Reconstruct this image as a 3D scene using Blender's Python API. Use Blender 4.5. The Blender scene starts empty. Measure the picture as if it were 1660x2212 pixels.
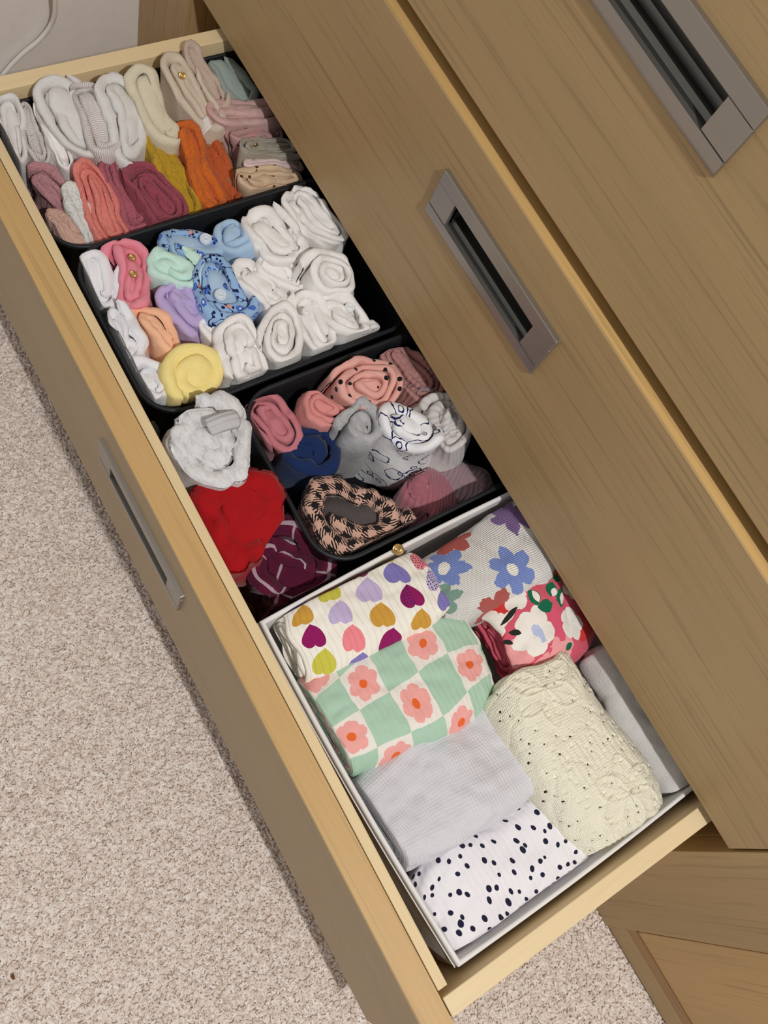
import bpy, bmesh, math, random
import numpy as np
from mathutils import Matrix, Vector

SC = bpy.context.scene
COL = SC.collection
ZF = 0.325            # height of the chest datum (bottom edge of the closed drawer) above the carpet backing

# ------------------------------------------------------------------ camera
CM = np.array([[0.505257265, 0.818818974, 0.272489602],
               [0.850012227, -0.417699772, -0.320945656],
               [-0.148977548, 0.393779618, -0.907051984]])      # rows: right, down, forward
CC = np.array([-0.272170440, -0.428980755, 0.724454458])
CF = 2008.814
cam_d = bpy.data.cameras.new('camera')
cam = bpy.data.objects.new('camera', cam_d); COL.objects.link(cam)
cam_d.sensor_fit = 'VERTICAL'; cam_d.sensor_height = 36.0; cam_d.lens = CF / 2212 * 36.0
cam_d.clip_start = 0.02
mw = Matrix.Identity(4)
for r in range(3):
    mw[r][0] = CM[0][r]; mw[r][1] = -CM[1][r]; mw[r][2] = -CM[2][r]; mw[r][3] = CC[r] + (ZF if r == 2 else 0)
cam.matrix_world = mw
SC.camera = cam

# ------------------------------------------------------------------ light and exposure
wd = bpy.data.worlds.new('room_light'); SC.world = wd; wd.use_nodes = True
wd.node_tree.nodes['Background'].inputs[0].default_value = (1.0, 0.985, 0.965, 1)
wd.node_tree.nodes['Background'].inputs[1].default_value = 0.36
ld = bpy.data.lights.new('ceiling_lamp', 'POINT'); lo = bpy.data.objects.new('ceiling_lamp', ld); COL.objects.link(lo)
ld.energy = 62.0; ld.shadow_soft_size = 0.035; ld.color = (1.0, 0.982, 0.955)
lo.location = (0.36, -0.33, 1.45 + ZF)
SC.view_settings.view_transform = 'Standard'; SC.view_settings.look = 'None'
SC.cycles.max_bounces = 14; SC.cycles.diffuse_bounces = 8
SC.view_settings.gamma = 1.0; SC.view_settings.exposure = 0.0
try: SC.view_settings.use_curve_mapping = False
except Exception: pass

# ------------------------------------------------------------------ frames: chest (x right, y into the chest, z up) and open drawer
DD, RT = 0.2959, -0.0234
cR, sR = math.cos(RT), math.sin(RT)
def D2C(P):
    P = np.asarray(P, float); y = P[..., 1]
    return np.stack([P[..., 0]*cR - y*sR, -DD + P[..., 0]*sR + y*cR, P[..., 2]], -1)
def at_z(u, v, z):            # point of the chest frame at height z under photo pixel u, v
    d = CM.T @ np.array([(u-830)/CF, (v-1106)/CF, 1.0]); t = (z-CC[2])/d[2]
    return CC + t*d

# ------------------------------------------------------------------ object helpers
def mesh_of(name, V, F, mat, uv=None, smooth=False):
    me = bpy.data.meshes.new(name)
    me.from_pydata([tuple(p) for p in V], [], [tuple(f) for f in F]); me.update()
    if mat: me.materials.append(mat)
    if uv is not None:
        l = me.uv_layers.new(name='UVMap')
        idx = np.empty(len(me.loops), int); me.loops.foreach_get('vertex_index', idx)
        l.data.foreach_set('uv', np.asarray(uv)[idx].ravel())
    if smooth: me.polygons.foreach_set('use_smooth', [True]*len(me.polygons))
    return me
def tag(o, label=None, cat=None, group=None, kind=None):
    if label: o['label'] = label
    if cat: o['category'] = cat
    if group: o['group'] = group
    if kind: o['kind'] = kind
    return o
BASE = {}
def part(name, V, F, mat, parent=None, uv=None, smooth=False, label=None, cat=None, group=None, kind=None):
    """link verts (chest frame) as one mesh object; a child shares the frame of its root"""
    V = np.asarray(V, float)
    if parent is None:
        b = np.array([(V[:, 0].min()+V[:, 0].max())/2, (V[:, 1].min()+V[:, 1].max())/2, V[:, 2].min()])
    else: b = BASE[parent.name]
    o = bpy.data.objects.new(name, mesh_of(name, V-b, F, mat, uv, smooth)); COL.objects.link(o)
    if parent is None: o.location = (b[0], b[1], b[2]+ZF)
    else: o.parent = parent
    BASE[o.name] = b
    return tag(o, label, cat, group, kind)
def thing(name, base, label, cat, group=None):
    o = bpy.data.objects.new(name, None); COL.objects.link(o); o.empty_display_size = .05
    o.location = (base[0], base[1], base[2]+ZF); BASE[o.name] = np.array(base, float)
    return tag(o, label, cat, group)
class MB:
    def __init__(s): s.V = []; s.F = []
    def add(s, V, F):
        n = len(s.V); s.V += [tuple(p) for p in V]; s.F += [tuple(i+n for i in f) for f in F]; return s
    def box(s, x0, x1, y0, y1, z0, z1, bev=0.0, tf=None):
        bm = bmesh.new(); bmesh.ops.create_cube(bm, size=1)
        for v in bm.verts:
            v.co = Vector(((x0+x1)/2+v.co.x*(x1-x0), (y0+y1)/2+v.co.y*(y1-y0), (z0+z1)/2+v.co.z*(z1-z0)))
        if bev: bmesh.ops.bevel(bm, geom=bm.edges[:], offset=bev, segments=2, affect='EDGES', profile=.5)
        bm.verts.ensure_lookup_table()
        V = np.array([v.co[:] for v in bm.verts]); F = [[v.index for v in f.verts] for f in bm.faces]
        bm.free()
        return s.add(tf(V) if tf else V, F)
    def tube(s, pts, r, n=10, cap=True):
        pts = np.asarray(pts, float); m = len(pts)
        rr = np.full(m, r) if np.isscalar(r) else np.asarray(r)
        T = np.gradient(pts, axis=0); T /= np.linalg.norm(T, axis=1)[:, None]
        up = np.array([.31, .52, .8]); V = []
        for i in range(m):
            a = np.cross(T[i], up); a /= np.linalg.norm(a); b = np.cross(T[i], a)
            for k in range(n):
                w = 2*math.pi*k/n; V.append(pts[i]+rr[i]*(math.cos(w)*a+math.sin(w)*b))
        F = [(i*n+k, i*n+(k+1) % n, (i+1)*n+(k+1) % n, (i+1)*n+k) for i in range(m-1) for k in range(n)]
        if cap: F += [tuple(range(n))[::-1], tuple((m-1)*n+k for k in range(n))]
        return s.add(V, F)

# ------------------------------------------------------------------ node helpers
class S:                       # a socket with arithmetic
    def __init__(s, nt, k): s.nt = nt; s.k = k
    def op(s, o, *a, clamp=False):
        n = s.nt.nodes.new('ShaderNodeMath'); n.operation = o; n.use_clamp = clamp
        for i, x in enumerate((s,)+a):
            if isinstance(x, S): s.nt.links.new(x.k, n.inputs[i])
            else: n.inputs[i].default_value = x
        return S(s.nt, n.outputs[0])
    def __add__(s, o): return s.op('ADD', o)
    def __sub__(s, o): return s.op('SUBTRACT', o)
    def __mul__(s, o): return s.op('MULTIPLY', o)
    def __truediv__(s, o): return s.op('DIVIDE', o)
    def lt(s, o): return s.op('LESS_THAN', o)
    def gt(s, o): return s.op('GREATER_THAN', o)
    def floor(s): return s.op('FLOOR')
    def fract(s): return s.op('FRACT')
    def abs(s): return s.op('ABSOLUTE')
    def cos(s): return s.op('COSINE')
    def sin(s): return s.op('SINE')
    def mn(s, o): return s.op('MINIMUM', o)
    def mx(s, o): return s.op('MAXIMUM', o)
    def pw(s, o): return s.op('POWER', o)
    def below(s, o, w):        # soft step: 1 below o
        return ((S.const(s.nt, o) - s) / w + .5).op('MAXIMUM', 0.0).op('MINIMUM', 1.0)
    @staticmethod
    def const(nt, v):
        if isinstance(v, S): return v
        n = nt.nodes.new('ShaderNodeValue'); n.outputs[0].default_value = v; return S(nt, n.outputs[0])
def lin(c):
    return tuple(((x/255)/12.92 if x/255 <= .04045 else ((x/255+.055)/1.055)**2.4) for x in c)
class Mat:
    def __init__(s, name, rough=.9, metal=0.0, sheen=0.0, spec=.5):
        s.m = bpy.data.materials.new(name); s.m.use_nodes = True; s.nt = s.m.node_tree
        s.b = s.nt.nodes['Principled BSDF']
        s.b.inputs['Roughness'].default_value = rough; s.b.inputs['Metallic'].default_value = metal
        s.b.inputs['Specular IOR Level'].default_value = spec
        if sheen: s.b.inputs['Sheen Weight'].default_value = sheen; s.b.inputs['Sheen Roughness'].default_value = .5
        s.tc = s.nt.nodes.new('ShaderNodeTexCoord')
    def node(s, t, **kw):
        n = s.nt.nodes.new(t)
        for k, v in kw.items(): setattr(n, k, v)
        return n
    def link(s, a, b): s.nt.links.new(a.k if isinstance(a, S) else a, b)
    def xyz(s, src):
        n = s.node('ShaderNodeSeparateXYZ'); s.link(src, n.inputs[0]); return [S(s.nt, o) for o in n.outputs]
    def uv(s): return s.xyz(s.tc.outputs['UV'])[:2]
    def vec(s, x, y, z=0.0):
        n = s.node('ShaderNodeCombineXYZ')
        for i, q in enumerate((x, y, z)):
            if isinstance(q, S): s.link(q, n.inputs[i])
            else: n.inputs[i].default_value = q
        return n.outputs[0]
    def scaled(s, src, sc, loc=(0, 0, 0)):
        n = s.node('ShaderNodeMapping'); n.inputs['Scale'].default_value = sc; n.inputs['Location'].default_value = loc
        s.link(src, n.inputs[0]); return n.outputs[0]
    def noise(s, src, scale, detail=2.0, rough=.5, w=0.0):
        n = s.node('ShaderNodeTexNoise'); n.inputs['Scale'].default_value = scale
        n.inputs['Detail'].default_value = detail; n.inputs['Roughness'].default_value = rough
        n.inputs['Distortion'].default_value = w
        s.link(src, n.inputs['Vector']); return S(s.nt, n.outputs[0])
    def voronoi(s, src, scale, rnd=1.0, feature='F1', dims='2D'):
        n = s.node('ShaderNodeTexVoronoi', feature=feature, voronoi_dimensions=dims)
        n.inputs['Scale'].default_value = scale; n.inputs['Randomness'].default_value = rnd
        s.link(src, n.inputs['Vector']); return n
    def hashw(s, vec):
        n = s.node('ShaderNodeTexWhiteNoise', noise_dimensions='3D'); s.link(vec, n.inputs['Vector']); return S(s.nt, n.outputs['Value'])
    def col(s, c):
        n = s.node('ShaderNodeRGB'); n.outputs[0].default_value = (*c, 1); return n.outputs[0]
    def mix(s, f, a, b):
        n = s.node('ShaderNodeMix', data_type='RGBA')
        if isinstance(f, S): s.link(f, n.inputs[0])
        else: n.inputs[0].default_value = f
        for i, q in ((6, a), (7, b)):
            if isinstance(q, tuple): n.inputs[i].default_value = (*q, 1)
            else: s.link(q, n.inputs[i])
        return n.outputs[2]
    def ramp(s, f, stops, mode='LINEAR'):
        n = s.node('ShaderNodeValToRGB'); n.color_ramp.interpolation = mode; e = n.color_ramp.elements
        while len(e) < len(stops): e.new(.5)
        for q, (p, c) in zip(e, stops): q.position = p; q.color = (*c, 1)
        s.link(f, n.inputs[0]); return n.outputs[0]
    def base(s, c):
        if isinstance(c, tuple): s.b.inputs['Base Color'].default_value = (*c, 1)
        else: s.link(c, s.b.inputs['Base Color'])
        return s
    def bump(s, h, dist=.001, strength=.6):
        n = s.node('ShaderNodeBump'); n.inputs['Strength'].default_value = strength; n.inputs['Distance'].default_value = dist
        s.link(h, n.inputs['Height']); s.link(n.outputs[0], s.b.inputs['Normal']); return s

def wood(name, c, axis, seed=0, rough=.42, streak=.11, fine=(6, 300), dark=.52):
    m = Mat(name, rough, spec=.35); o = m.tc.outputs['Object']
    def sc(a, b):
        v = [b, b, b]; v[axis] = a; return tuple(v)
    n1 = m.noise(m.scaled(o, sc(.9, 14), (seed*3.1, seed*1.7, seed)), 1.0, 3, .55, .4)
    n2 = m.noise(m.scaled(o, sc(fine[0], fine[1]), (seed, seed*2.3, seed*.7)), 1.0, 2, .6)
    n3 = m.noise(m.scaled(o, sc(14, 420), (seed*.3, seed, 2)), 1.0, 1, .5)
    c = lin(c)
    d = tuple(x*(1-streak) for x in c); l = tuple(min(1, x*(1+streak*.55)) for x in c)
    k = m.ramp(n1, [(.32, d), (.5, c), (.7, l)])
    st = ((n2 - .56) * 7.0).op('MAXIMUM', 0).op('MINIMUM', 1) * .5
    k2 = m.mix(st, k, tuple(x*dark for x in c))
    st2 = ((n3 - .5) * 3.0).op('MAXIMUM', 0).op('MINIMUM', 1) * .22
    k3 = m.mix(st2, k2, tuple(x*.7 for x in c))
    m.base(k3); m.bump(n3, .0003, .25)
    return m.m

OAK = (174, 146, 104)
M_face = wood('oak_veneer_along', OAK, 0, 1)
M_face2 = wood('oak_veneer_along_open_drawer', (172, 149, 112), 0, 4, streak=.08)
M_upr = wood('oak_veneer_upright', OAK, 2, 2)
M_upr2 = wood('oak_veneer_panel', (190, 155, 104), 2, 6, streak=.12)
M_beech_x = wood('pale_beech_along', (224, 200, 156), 0, 3, .5, .08, (3, 140), .86)
M_beech_y = wood('pale_beech_side', (230, 207, 164), 1, 5, .5, .07, (3, 120), .88)
M_edge = wood('oak_edge_band', (196, 160, 106), 0, 7, .45, .16, (3, 160), .7)
M_mould = wood('shade_toned_oak_moulding', (160, 126, 88), 0, 11)  # oak toned darker: the shade of the bevelled strip is put into its colour
M_lip = wood('oak_top_edge', (206, 168, 108), 0, 9, .45, .1)

def metal(name, c, rough):
    m = Mat(name, rough, .9); o = m.tc.outputs['Object']
    n = m.noise(m.scaled(o, (6, 500, 500)), 1, 2)
    m.base(m.mix(n, tuple(x*.9 for x in lin(c)), lin(c))); return m.m
M_alu = metal('brushed_aluminium', (172, 167, 161), .42)
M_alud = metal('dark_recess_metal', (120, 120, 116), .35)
M_gold = metal('gold_popper', (215, 175, 110), .2)
M_dark = Mat('black_plastic', .5, spec=.4).base((.010, .0115, .015)).m
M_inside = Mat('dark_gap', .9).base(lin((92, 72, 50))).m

# ------------------------------------------------------------------ setting
def carpet_col(m):
    o = m.tc.outputs['Object']; n = m.noise(o, 9, 3)
    return m.ramp(n, [(.35, lin((226, 210, 194))), (.65, lin((236, 222, 208)))])
mf = Mat('carpet_backing', 1.0); mf.base(carpet_col(mf))
floor = part('floor', *(lambda b: (b.V, b.F))(MB().box(-1.3, 1.2, -1.6, .6, -.345, -.325)), mf.m, kind='structure')
mwall = Mat('white_wall_paint', .85); nn = mwall.noise(mwall.tc.outputs['Object'], 60, 4)
mwall.base(mwall.mix(nn, lin((226, 221, 218)), lin((236, 232, 229)))); mwall.bump(nn, .001, .3)
wall = part('wall_left', *(lambda b: (b.V, b.F))(MB().box(-1.16, -1.061, -1.6, .6, -.325, 1.2)), mwall.m, kind='structure')

def carpet_pile():
    rng = random.Random(5)
    x0, x1, y0, y1 = -1.06, .5, -.78, .0
    g = 40; V = [(x0+(x1-x0)*i/g, y0+(y1-y0)*j/g, -.325) for j in range(g+1) for i in range(g+1)]
    F = [(j*(g+1)+i, j*(g+1)+i+1, (j+1)*(g+1)+i+1, (j+1)*(g+1)+i) for j in range(g) for i in range(g)]
    mt = Mat('carpet_yarn', 1.0, sheen=.2)
    oi = mt.node('ShaderNodeObjectInfo'); r = S(mt.nt, oi.outputs['Random'])
    c1 = mt.ramp(r, [(0, lin((216, 200, 188))), (.25, lin((232, 218, 208))), (.7, lin((241, 229, 220))), (1, lin((249, 242, 236)))])
    mt.base(c1)
    o = part('carpet_pile', V, F, mt.m, label='beige twisted carpet pile covering the bedroom floor', cat='carpet', kind='stuff')
    # one curled yarn tip
    b = MB()
    b.tube([(0, 0, -.001), (.0008, .0002, .0012), (.0022, .0014, .0020), (.0017, .0036, .0022), (-.0008, .0042, .0017)],
           [.0014, .0016, .0017, .0016, .0011], 5)
    ym = mesh_of('yarn', b.V, b.F, mt.m, smooth=True); yo = bpy.data.objects.new('yarn', ym)
    ng = bpy.data.node_groups.new('pile', 'GeometryNodeTree')
    ng.interface.new_socket('Geometry', in_out='INPUT', socket_type='NodeSocketGeometry')
    ng.interface.new_socket('Geometry', in_out='OUTPUT', socket_type='NodeSocketGeometry')
    N, L = ng.nodes, ng.links
    gi = N.new('NodeGroupInput'); go = N.new('NodeGroupOutput')
    dp = N.new('GeometryNodeDistributePointsOnFaces'); dp.distribute_method = 'RANDOM'; dp.inputs['Density'].default_value = 210000
    oi = N.new('GeometryNodeObjectInfo'); oi.inputs['Object'].default_value = yo
    ip = N.new('GeometryNodeInstanceOnPoints')
    rv = N.new('FunctionNodeRandomValue'); rv.data_type = 'FLOAT_VECTOR'
    rv.inputs[0].default_value = (-.45, -.45, 0); rv.inputs[1].default_value = (.45, .45, 6.28)
    rs = N.new('FunctionNodeRandomValue'); rs.data_type = 'FLOAT'; rs.inputs[2].default_value = .55; rs.inputs[3].default_value = 1.0
    L.new(gi.outputs[0], dp.inputs['Mesh']); L.new(dp.outputs['Points'], ip.inputs['Points'])
    L.new(oi.outputs['Geometry'], ip.inputs['Instance']); L.new(rv.outputs[0], ip.inputs['Rotation']); L.new(rs.outputs[1], ip.inputs['Scale'])
    L.new(ip.outputs[0], go.inputs[0])
    md = o.modifiers.new('pile', 'NODES'); md.node_group = ng
    return o
carpet_pile()

# ------------------------------------------------------------------ chest carcass
XL, XR = -.961, .0029
ch = thing('chest_of_drawers', (-.48, .25, -.325), 'oak veneered chest carcass standing against the white wall around the drawers', 'chest')
def bpart(name, mat, parent, *boxes, bev=.0008, tf=None, **kw):
    b = MB()
    for q in boxes: b.box(*q, bev=bev, tf=tf)
    return part(name, b.V, b.F, mat, parent, **kw)
bpart('stile', M_upr, ch, (-1.0605, XL, 0, .025, -.325, .60))
bpart('side_panel', M_upr, ch, (XL-.02, XL, .0255, .5, -.325, .60))
bpart('side_panel', M_upr, ch, (XR, XR+.02, .0265, .5, -.325, .60))
bpart('back_panel', M_inside, ch, (XL-.02, XR+.02, .5, .508, -.325, .60))  # unseen back, added to block light behind the drawers
bpart('bottom_board', M_inside, ch, (XL, XR, .03, .5, -.27, -.255))  # unseen shelf, likewise added to keep light out from below
bpart('plinth', M_face, ch, (XL, XR, .03, .048, -.325, -.27))
bpart('top_board', M_face, ch, (-1.0605, .7, .0, .508, .60, .625))
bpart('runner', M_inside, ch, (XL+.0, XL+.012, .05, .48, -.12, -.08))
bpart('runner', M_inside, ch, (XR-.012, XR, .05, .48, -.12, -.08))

dr_ = thing('wardrobe_door', (.33, .01, -.325), 'oak frame and panel door right of the drawers with recessed panel', 'door')
bpart('stile', M_upr, dr_, (XR, .1003, 0, .025, -.322, .60))
bpart('rail', M_face, dr_, (.1003, .6, 0.0006, .024, -.318, -.279))
bpart('stile', M_upr, dr_, (.6, .70, 0, .025, -.322, .60))
bpart('panel', M_upr2, dr_, (.1045, .5965, .0044, .020, -.30, .60))
# bevelled moulding between rail and panel
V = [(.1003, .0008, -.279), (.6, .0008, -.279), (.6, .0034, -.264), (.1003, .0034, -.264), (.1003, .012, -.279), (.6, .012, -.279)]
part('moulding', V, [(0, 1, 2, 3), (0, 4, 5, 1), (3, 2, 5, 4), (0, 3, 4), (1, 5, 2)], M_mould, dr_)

# ------------------------------------------------------------------ drawer fronts and handles
def ident(V): return V
def front_panel(parent, name, x0, x1, y0, y1, z0, z1, hole, mat, tf):
    hx0, hx1, hz0, hz1 = hole
    b = MB(); xs = [x0, hx0, hx1, x1]; zs = [z0, hz0, hz1, z1]
    V = [(x, y, z) for y in (y0, y1) for z in zs for x in xs]
    def id(i, j, k): return k*16 + j*4 + i
    F = []
    for j in range(3):
        for i in range(3):
            if i == 1 and j == 1: continue
            F.append((id(i, j, 0), id(i+1, j, 0), id(i+1, j+1, 0), id(i, j+1, 0)))
            F.append((id(i, j+1, 1), id(i+1, j+1, 1), id(i+1, j, 1), id(i, j, 1)))
    for i in range(3):
        F.append((id(i, 0, 1), id(i+1, 0, 1), id(i+1, 0, 0), id(i, 0, 0)))
        F.append((id(i, 3, 0), id(i+1, 3, 0), id(i+1, 3, 1), id(i, 3, 1)))
        F.append((id(0, i, 0), id(0, i+1, 0), id(0, i+1, 1), id(0, i, 1)))
        F.append((id(3, i, 1), id(3, i+1, 1), id(3, i+1, 0), id(3, i, 0)))
    F += [(id(1, 1, 0), id(2, 1, 0), id(2, 1, 1), id(1, 1, 1)), (id(1, 2, 1), id(2, 2, 1), id(2, 2, 0), id(1, 2, 0)),
          (id(1, 1, 1), id(1, 2, 1), id(1, 2, 0), id(1, 1, 0)), (id(2, 1, 0), id(2, 2, 0), id(2, 2, 1), id(2, 1, 1))]
    bm = bmesh.new(); vs = [bm.verts.new(q) for q in V]
    for f in F: bm.faces.new([vs[i] for i in f])
    out = [e for e in bm.edges if all(abs(v.co.x-x0) < 1e-6 for v in e.verts) or all(abs(v.co.x-x1) < 1e-6 for v in e.verts)
           or all(abs(v.co.z-z0) < 1e-6 for v in e.verts) or all(abs(v.co.z-z1) < 1e-6 for v in e.verts)]
    out = [e for e in out if len({round(f.normal.dot(Vector((0, 0, 1))), 1) for f in e.link_faces}) > 1 or
           len({tuple(round(c) for c in f.normal) for f in e.link_faces}) > 1]
    bm.normal_update()
    out = [e for e in bm.edges if len(e.link_faces) == 2 and e.calc_face_angle() > 1 and
           not any(hx0-1e-6 <= v.co.x <= hx1+1e-6 and hz0-1e-6 <= v.co.z <= hz1+1e-6 for v in e.verts)]
    bmesh.ops.bevel(bm, geom=out, offset=.0011, segments=2, affect='EDGES', profile=.5)
    V = np.array([v.co[:] for v in bm.verts]); bm.verts.index_update(); F = [[v.index for v in f.verts] for f in bm.faces]; bm.free()
    return part(name, tf(V), F, mat, parent)
def handle(parent, x0, x1, z0, z1, y, tf):
    """flush aluminium pull: two long bars, two end blocks and a sunk trough with a rolled lip"""
    bw, ew = .0135, .0235
    fr = MB(); fr.box(x0, x1, y-.0042, y+.003, z1-bw, z1, .0006, tf)
    h = part('handle', fr.V, fr.F, M_alu, parent, label='aluminium recessed handle')
    b = MB()
    n = 14                                              # lower bar, its face rolled gently downwards
    prof = [(-.0042, z0+bw)] + [(-.0042*math.sin(math.pi/2*(1-k/6))**.6, z0+bw*.45*(1-k/6)) for k in range(7)] + [(.003, z0), (.003, z0+bw)]
    V = [(x, y+p[0], p[1]) for x in (x0, x1) for p in prof]; m = len(prof)
    b.add(tf(np.array(V)), [(k, (k+1) % m, m+(k+1) % m, m+k) for k in range(m)] + [tuple(range(m))[::-1], tuple(range(m, 2*m))])
    part('lower_bar', b.V, b.F, M_alu, h)
    for (a, c) in ((x0, x0+ew), (x1-ew, x1)):
        e = MB(); e.box(a+.0003, c, y-.0038, y+.003, z0+bw+.0005, z1-bw-.0005, .0004, tf); part('end_block', e.V, e.F, M_alu, h)
    zi0, zi1, xi0, xi1 = z0+bw, z1-bw, x0+ew, x1-ew
    prof = [(.0, zi1), (.013, zi1+.001), (.016, zi1-.006), (.016, zi0+.006), (.014, zi0+.001), (.009, zi0), (.0065, zi0+.0042), (.0045, zi0+.0042), (.003, zi0+.0005), (.0, zi0)]
    V = [(x, y+p[0], p[1]) for x in (xi0, xi1) for p in prof]; m = len(prof)
    F = [(k, k+1, m+k+1, m+k) for k in range(m-1)] + [tuple(range(m))[::-1], tuple(range(m, 2*m))]
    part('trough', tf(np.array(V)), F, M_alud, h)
HX0, HX1 = -.5753, -.4153
def closed_drawer(z0, z1, y, hz0, hz1, label, x0=-.957):
    t = thing('drawer', ((x0)/2, .25, z0), label, 'drawer', 'drawers of the chest')
    front_panel(t, 'front_panel', x0, 0.0, y, y+.020, z0, z1, (HX0+.01, HX1-.01, hz0+.006, hz1-.006), M_face, ident)
    bpart('top_edge_band', M_lip, t, (x0+.001, -.001, y+.0008, y+.0195, z1-.0002, z1+.0006), bev=.0002)
    handle(t, HX0, HX1, hz0, hz1, y, ident)
    bpart('side_panel', M_beech_y, t, (x0+.03, x0+.046, y+.021, .45, z0+.012, z1-.03))
    bpart('side_panel', M_beech_y, t, (-.046, -.03, y+.021, .45, z0+.012, z1-.03))
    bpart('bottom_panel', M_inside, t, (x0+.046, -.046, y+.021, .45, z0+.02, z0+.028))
    return t
closed_drawer(.0, .2224, .0, .1265, .1794, 'closed oak drawer front with inset handle directly above the open drawer')
closed_drawer(.2369, .4599, .0045, .3634, .4163, 'uppermost oak drawer front whose large handle is cut by the photo edge')

# the open drawer
od = thing('drawer', tuple(D2C((-.48, .2, -.2406))), 'pulled out oak drawer filled with folded baby clothes in bins', 'drawer', 'drawers of the chest')
front_panel(od, 'front_panel', -.957, .0, .0, .0240, -.2406, -.0159, (HX0+.01, HX1-.01, -.110, -.069), M_face2, D2C)
bpart('top_edge_band', M_edge, od, (-.956, -.001, .0008, .0236, -.0161, -.0153), bev=.0003, tf=D2C)
handle(od, HX0, HX1, -.1157, -.0632, .0, D2C)
bpart('inner_front', M_beech_x, od, (-.9, -.0495, .0243, .0330, -.20, -.0152), tf=D2C)
bpart('side_panel', M_beech_y, od, (-.9166, -.9011, .0245, .46, -.20, -.0140), tf=D2C)
bpart('side_panel', M_beech_y, od, (-.0442, -.0286, .0245, .46, -.20, -.0140), tf=D2C)
bpart('back_panel', M_beech_x, od, (-.9011, -.0442, .445, .458, -.20, -.0170), tf=D2C)
bpart('bottom_panel', M_beech_x, od, (-.9011, -.0442, .033, .445, -.178, -.170), tf=D2C)

# ------------------------------------------------------------------ bins
def rrect(x0, x1, y0, y1, r, n=7):
    P = []
    for cx, cy, a0 in ((x1-r, y1-r, 0), (x0+r, y1-r, 90), (x0+r, y0+r, 180), (x1-r, y0+r, 270)):
        for k in range(n+1):
            a = math.radians(a0+90*k/n); P.append((cx+r*math.cos(a), cy+r*math.sin(a)))
    return P
def bin_(x0, x1, y0, y1, zt, zb, label, r=.032, taper=.007):
    rings = [(-.0035, zt-.006, 1), (-.0040, zt-.001, 1), (-.003, zt, 1), (-.0008, zt, 1), (0.0002, zt-.0015, 1)]  # rolled rim, out to in
    out = [(taper*.9, zb, 0), (taper*.5, zb+.05, 0), (-.0005, zt-.006, 0)]
    prof = out + [(a, z, 0) for a, z, _ in rings] + [(.0012, zt-.02, 0), (taper+.002, zb+.004, 0)]
    V = []; n = None
    for off, z, _ in prof:
        P = rrect(x0+off, x1-off, y0+off, y1-off, max(.004, r-off)); n = len(P)
        V += [(p[0], p[1], z) for p in P]
    F = [(i*n+k, i*n+(k+1) % n, (i+1)*n+(k+1) % n, (i+1)*n+k) for i in range(len(prof)-1) for k in range(n)]
    F += [tuple(range(n))[::-1], tuple((len(prof)-1)*n+k for k in range(n))]
    return part('storage_bin', D2C(V), F, M_dark, None, smooth=True, label=label, cat='storage bin', group='black bins in the open drawer')
ZB = -.168
bin_(-.8985, -.738, .0365, .345, -.030, ZB, 'black rounded plastic bin in the far end of the drawer')
bin_(-.7325, -.560, .0420, .318, -.028, ZB, 'black rounded plastic bin in the middle holding rolled pastel clothes')
bin_(-.5460, -.377, .1130, .395, -.026, ZB, 'black rounded plastic bin holding pink grey and navy rolls')

# white fabric box
mbx = Mat('white_box_lining', .8); mbx.base(lin((232, 231, 230)))
mbg = Mat('grey_speckled_box_fabric', .9)
nb = mbg.noise(mbg.tc.outputs['Object'], 700, 2); mbg.base(mbg.mix(nb, lin((176, 168, 160)), lin((222, 216, 210)))); mbg.bump(nb, .0006, .5)
def white_box():
    zt, zb = -.0265, -.166
    # rim corners, walls slightly bowed: the near corner sags back from the drawer front
    c = [(-.362, .0385), (-.052, .0500), (-.056, .335), (-.3655, .330)]
    def loop(off, z, bow=0.0):
        cx = sum(p[0] for p in c)/4; cy = sum(p[1] for p in c)/4; P = []
        for i in range(4):
            a, b = np.array(c[i]), np.array(c[(i+1) % 4])
            d = (b-a)/np.linalg.norm(b-a); nrm = np.array([-d[1], d[0]])
            for k in range(10):
                q = a+(b-a)*k/10
                w = math.sin(math.pi*k/10)*bow
                s = 1 if k else 0
                q = q+nrm*(off-w) if k else q+(np.array([cx, cy])-q)/np.linalg.norm(np.array([cx, cy])-q)*off*1.41
                P.append((q[0], q[1], z + (-.002*math.sin(math.pi*k/10))))
        return P
    def ring(profile):
        V = []; n = 40
        for off, z, bow in profile: V += loop(off, z, bow)
        F = [(i*n+k, i*n+(k+1) % n, (i+1)*n+(k+1) % n, (i+1)*n+k) for i in range(len(profile)-1) for k in range(n)]
        return V, F, n
    t = thing('fabric_box', tuple(D2C((-.21, .19, zb))), 'white open fabric box in the near end of the drawer', 'storage box')
    V, F, n = ring([(.0035, zt-.003, .003), (.004, zt-.05, .003), (.006, zb+.002, .001), (.006, zb+.002, .001)])
    F.append(tuple(range(2*n, 3*n)))
    part('lining', D2C(V), F, mbx.m, t, smooth=False)
    V, F, n = ring([(.0035, zt-.004, .003), (.0032, zt, .003), (.0018, zt+.0012, .003), (-.0002, zt+.0006, .003), (-.0006, zt-.003, .003)])
    part('rim', D2C(V), F, mbx.m, t, smooth=True)
    V, F, n = ring([(-.0003, zt-.002, .003), (-.0006, zt-.04, .003), (.002, zb, .001)])
    part('outer_cover', D2C(V), F, mbg.m, t, smooth=True)
    # stitched seam line along the cover
    b = MB(); P = loop(-.0012, zt-.0085, .003)[:11]; b.tube(D2C(P), .0006, 5); part('seam', b.V, b.F, mbx.m, t)
white_box()
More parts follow.
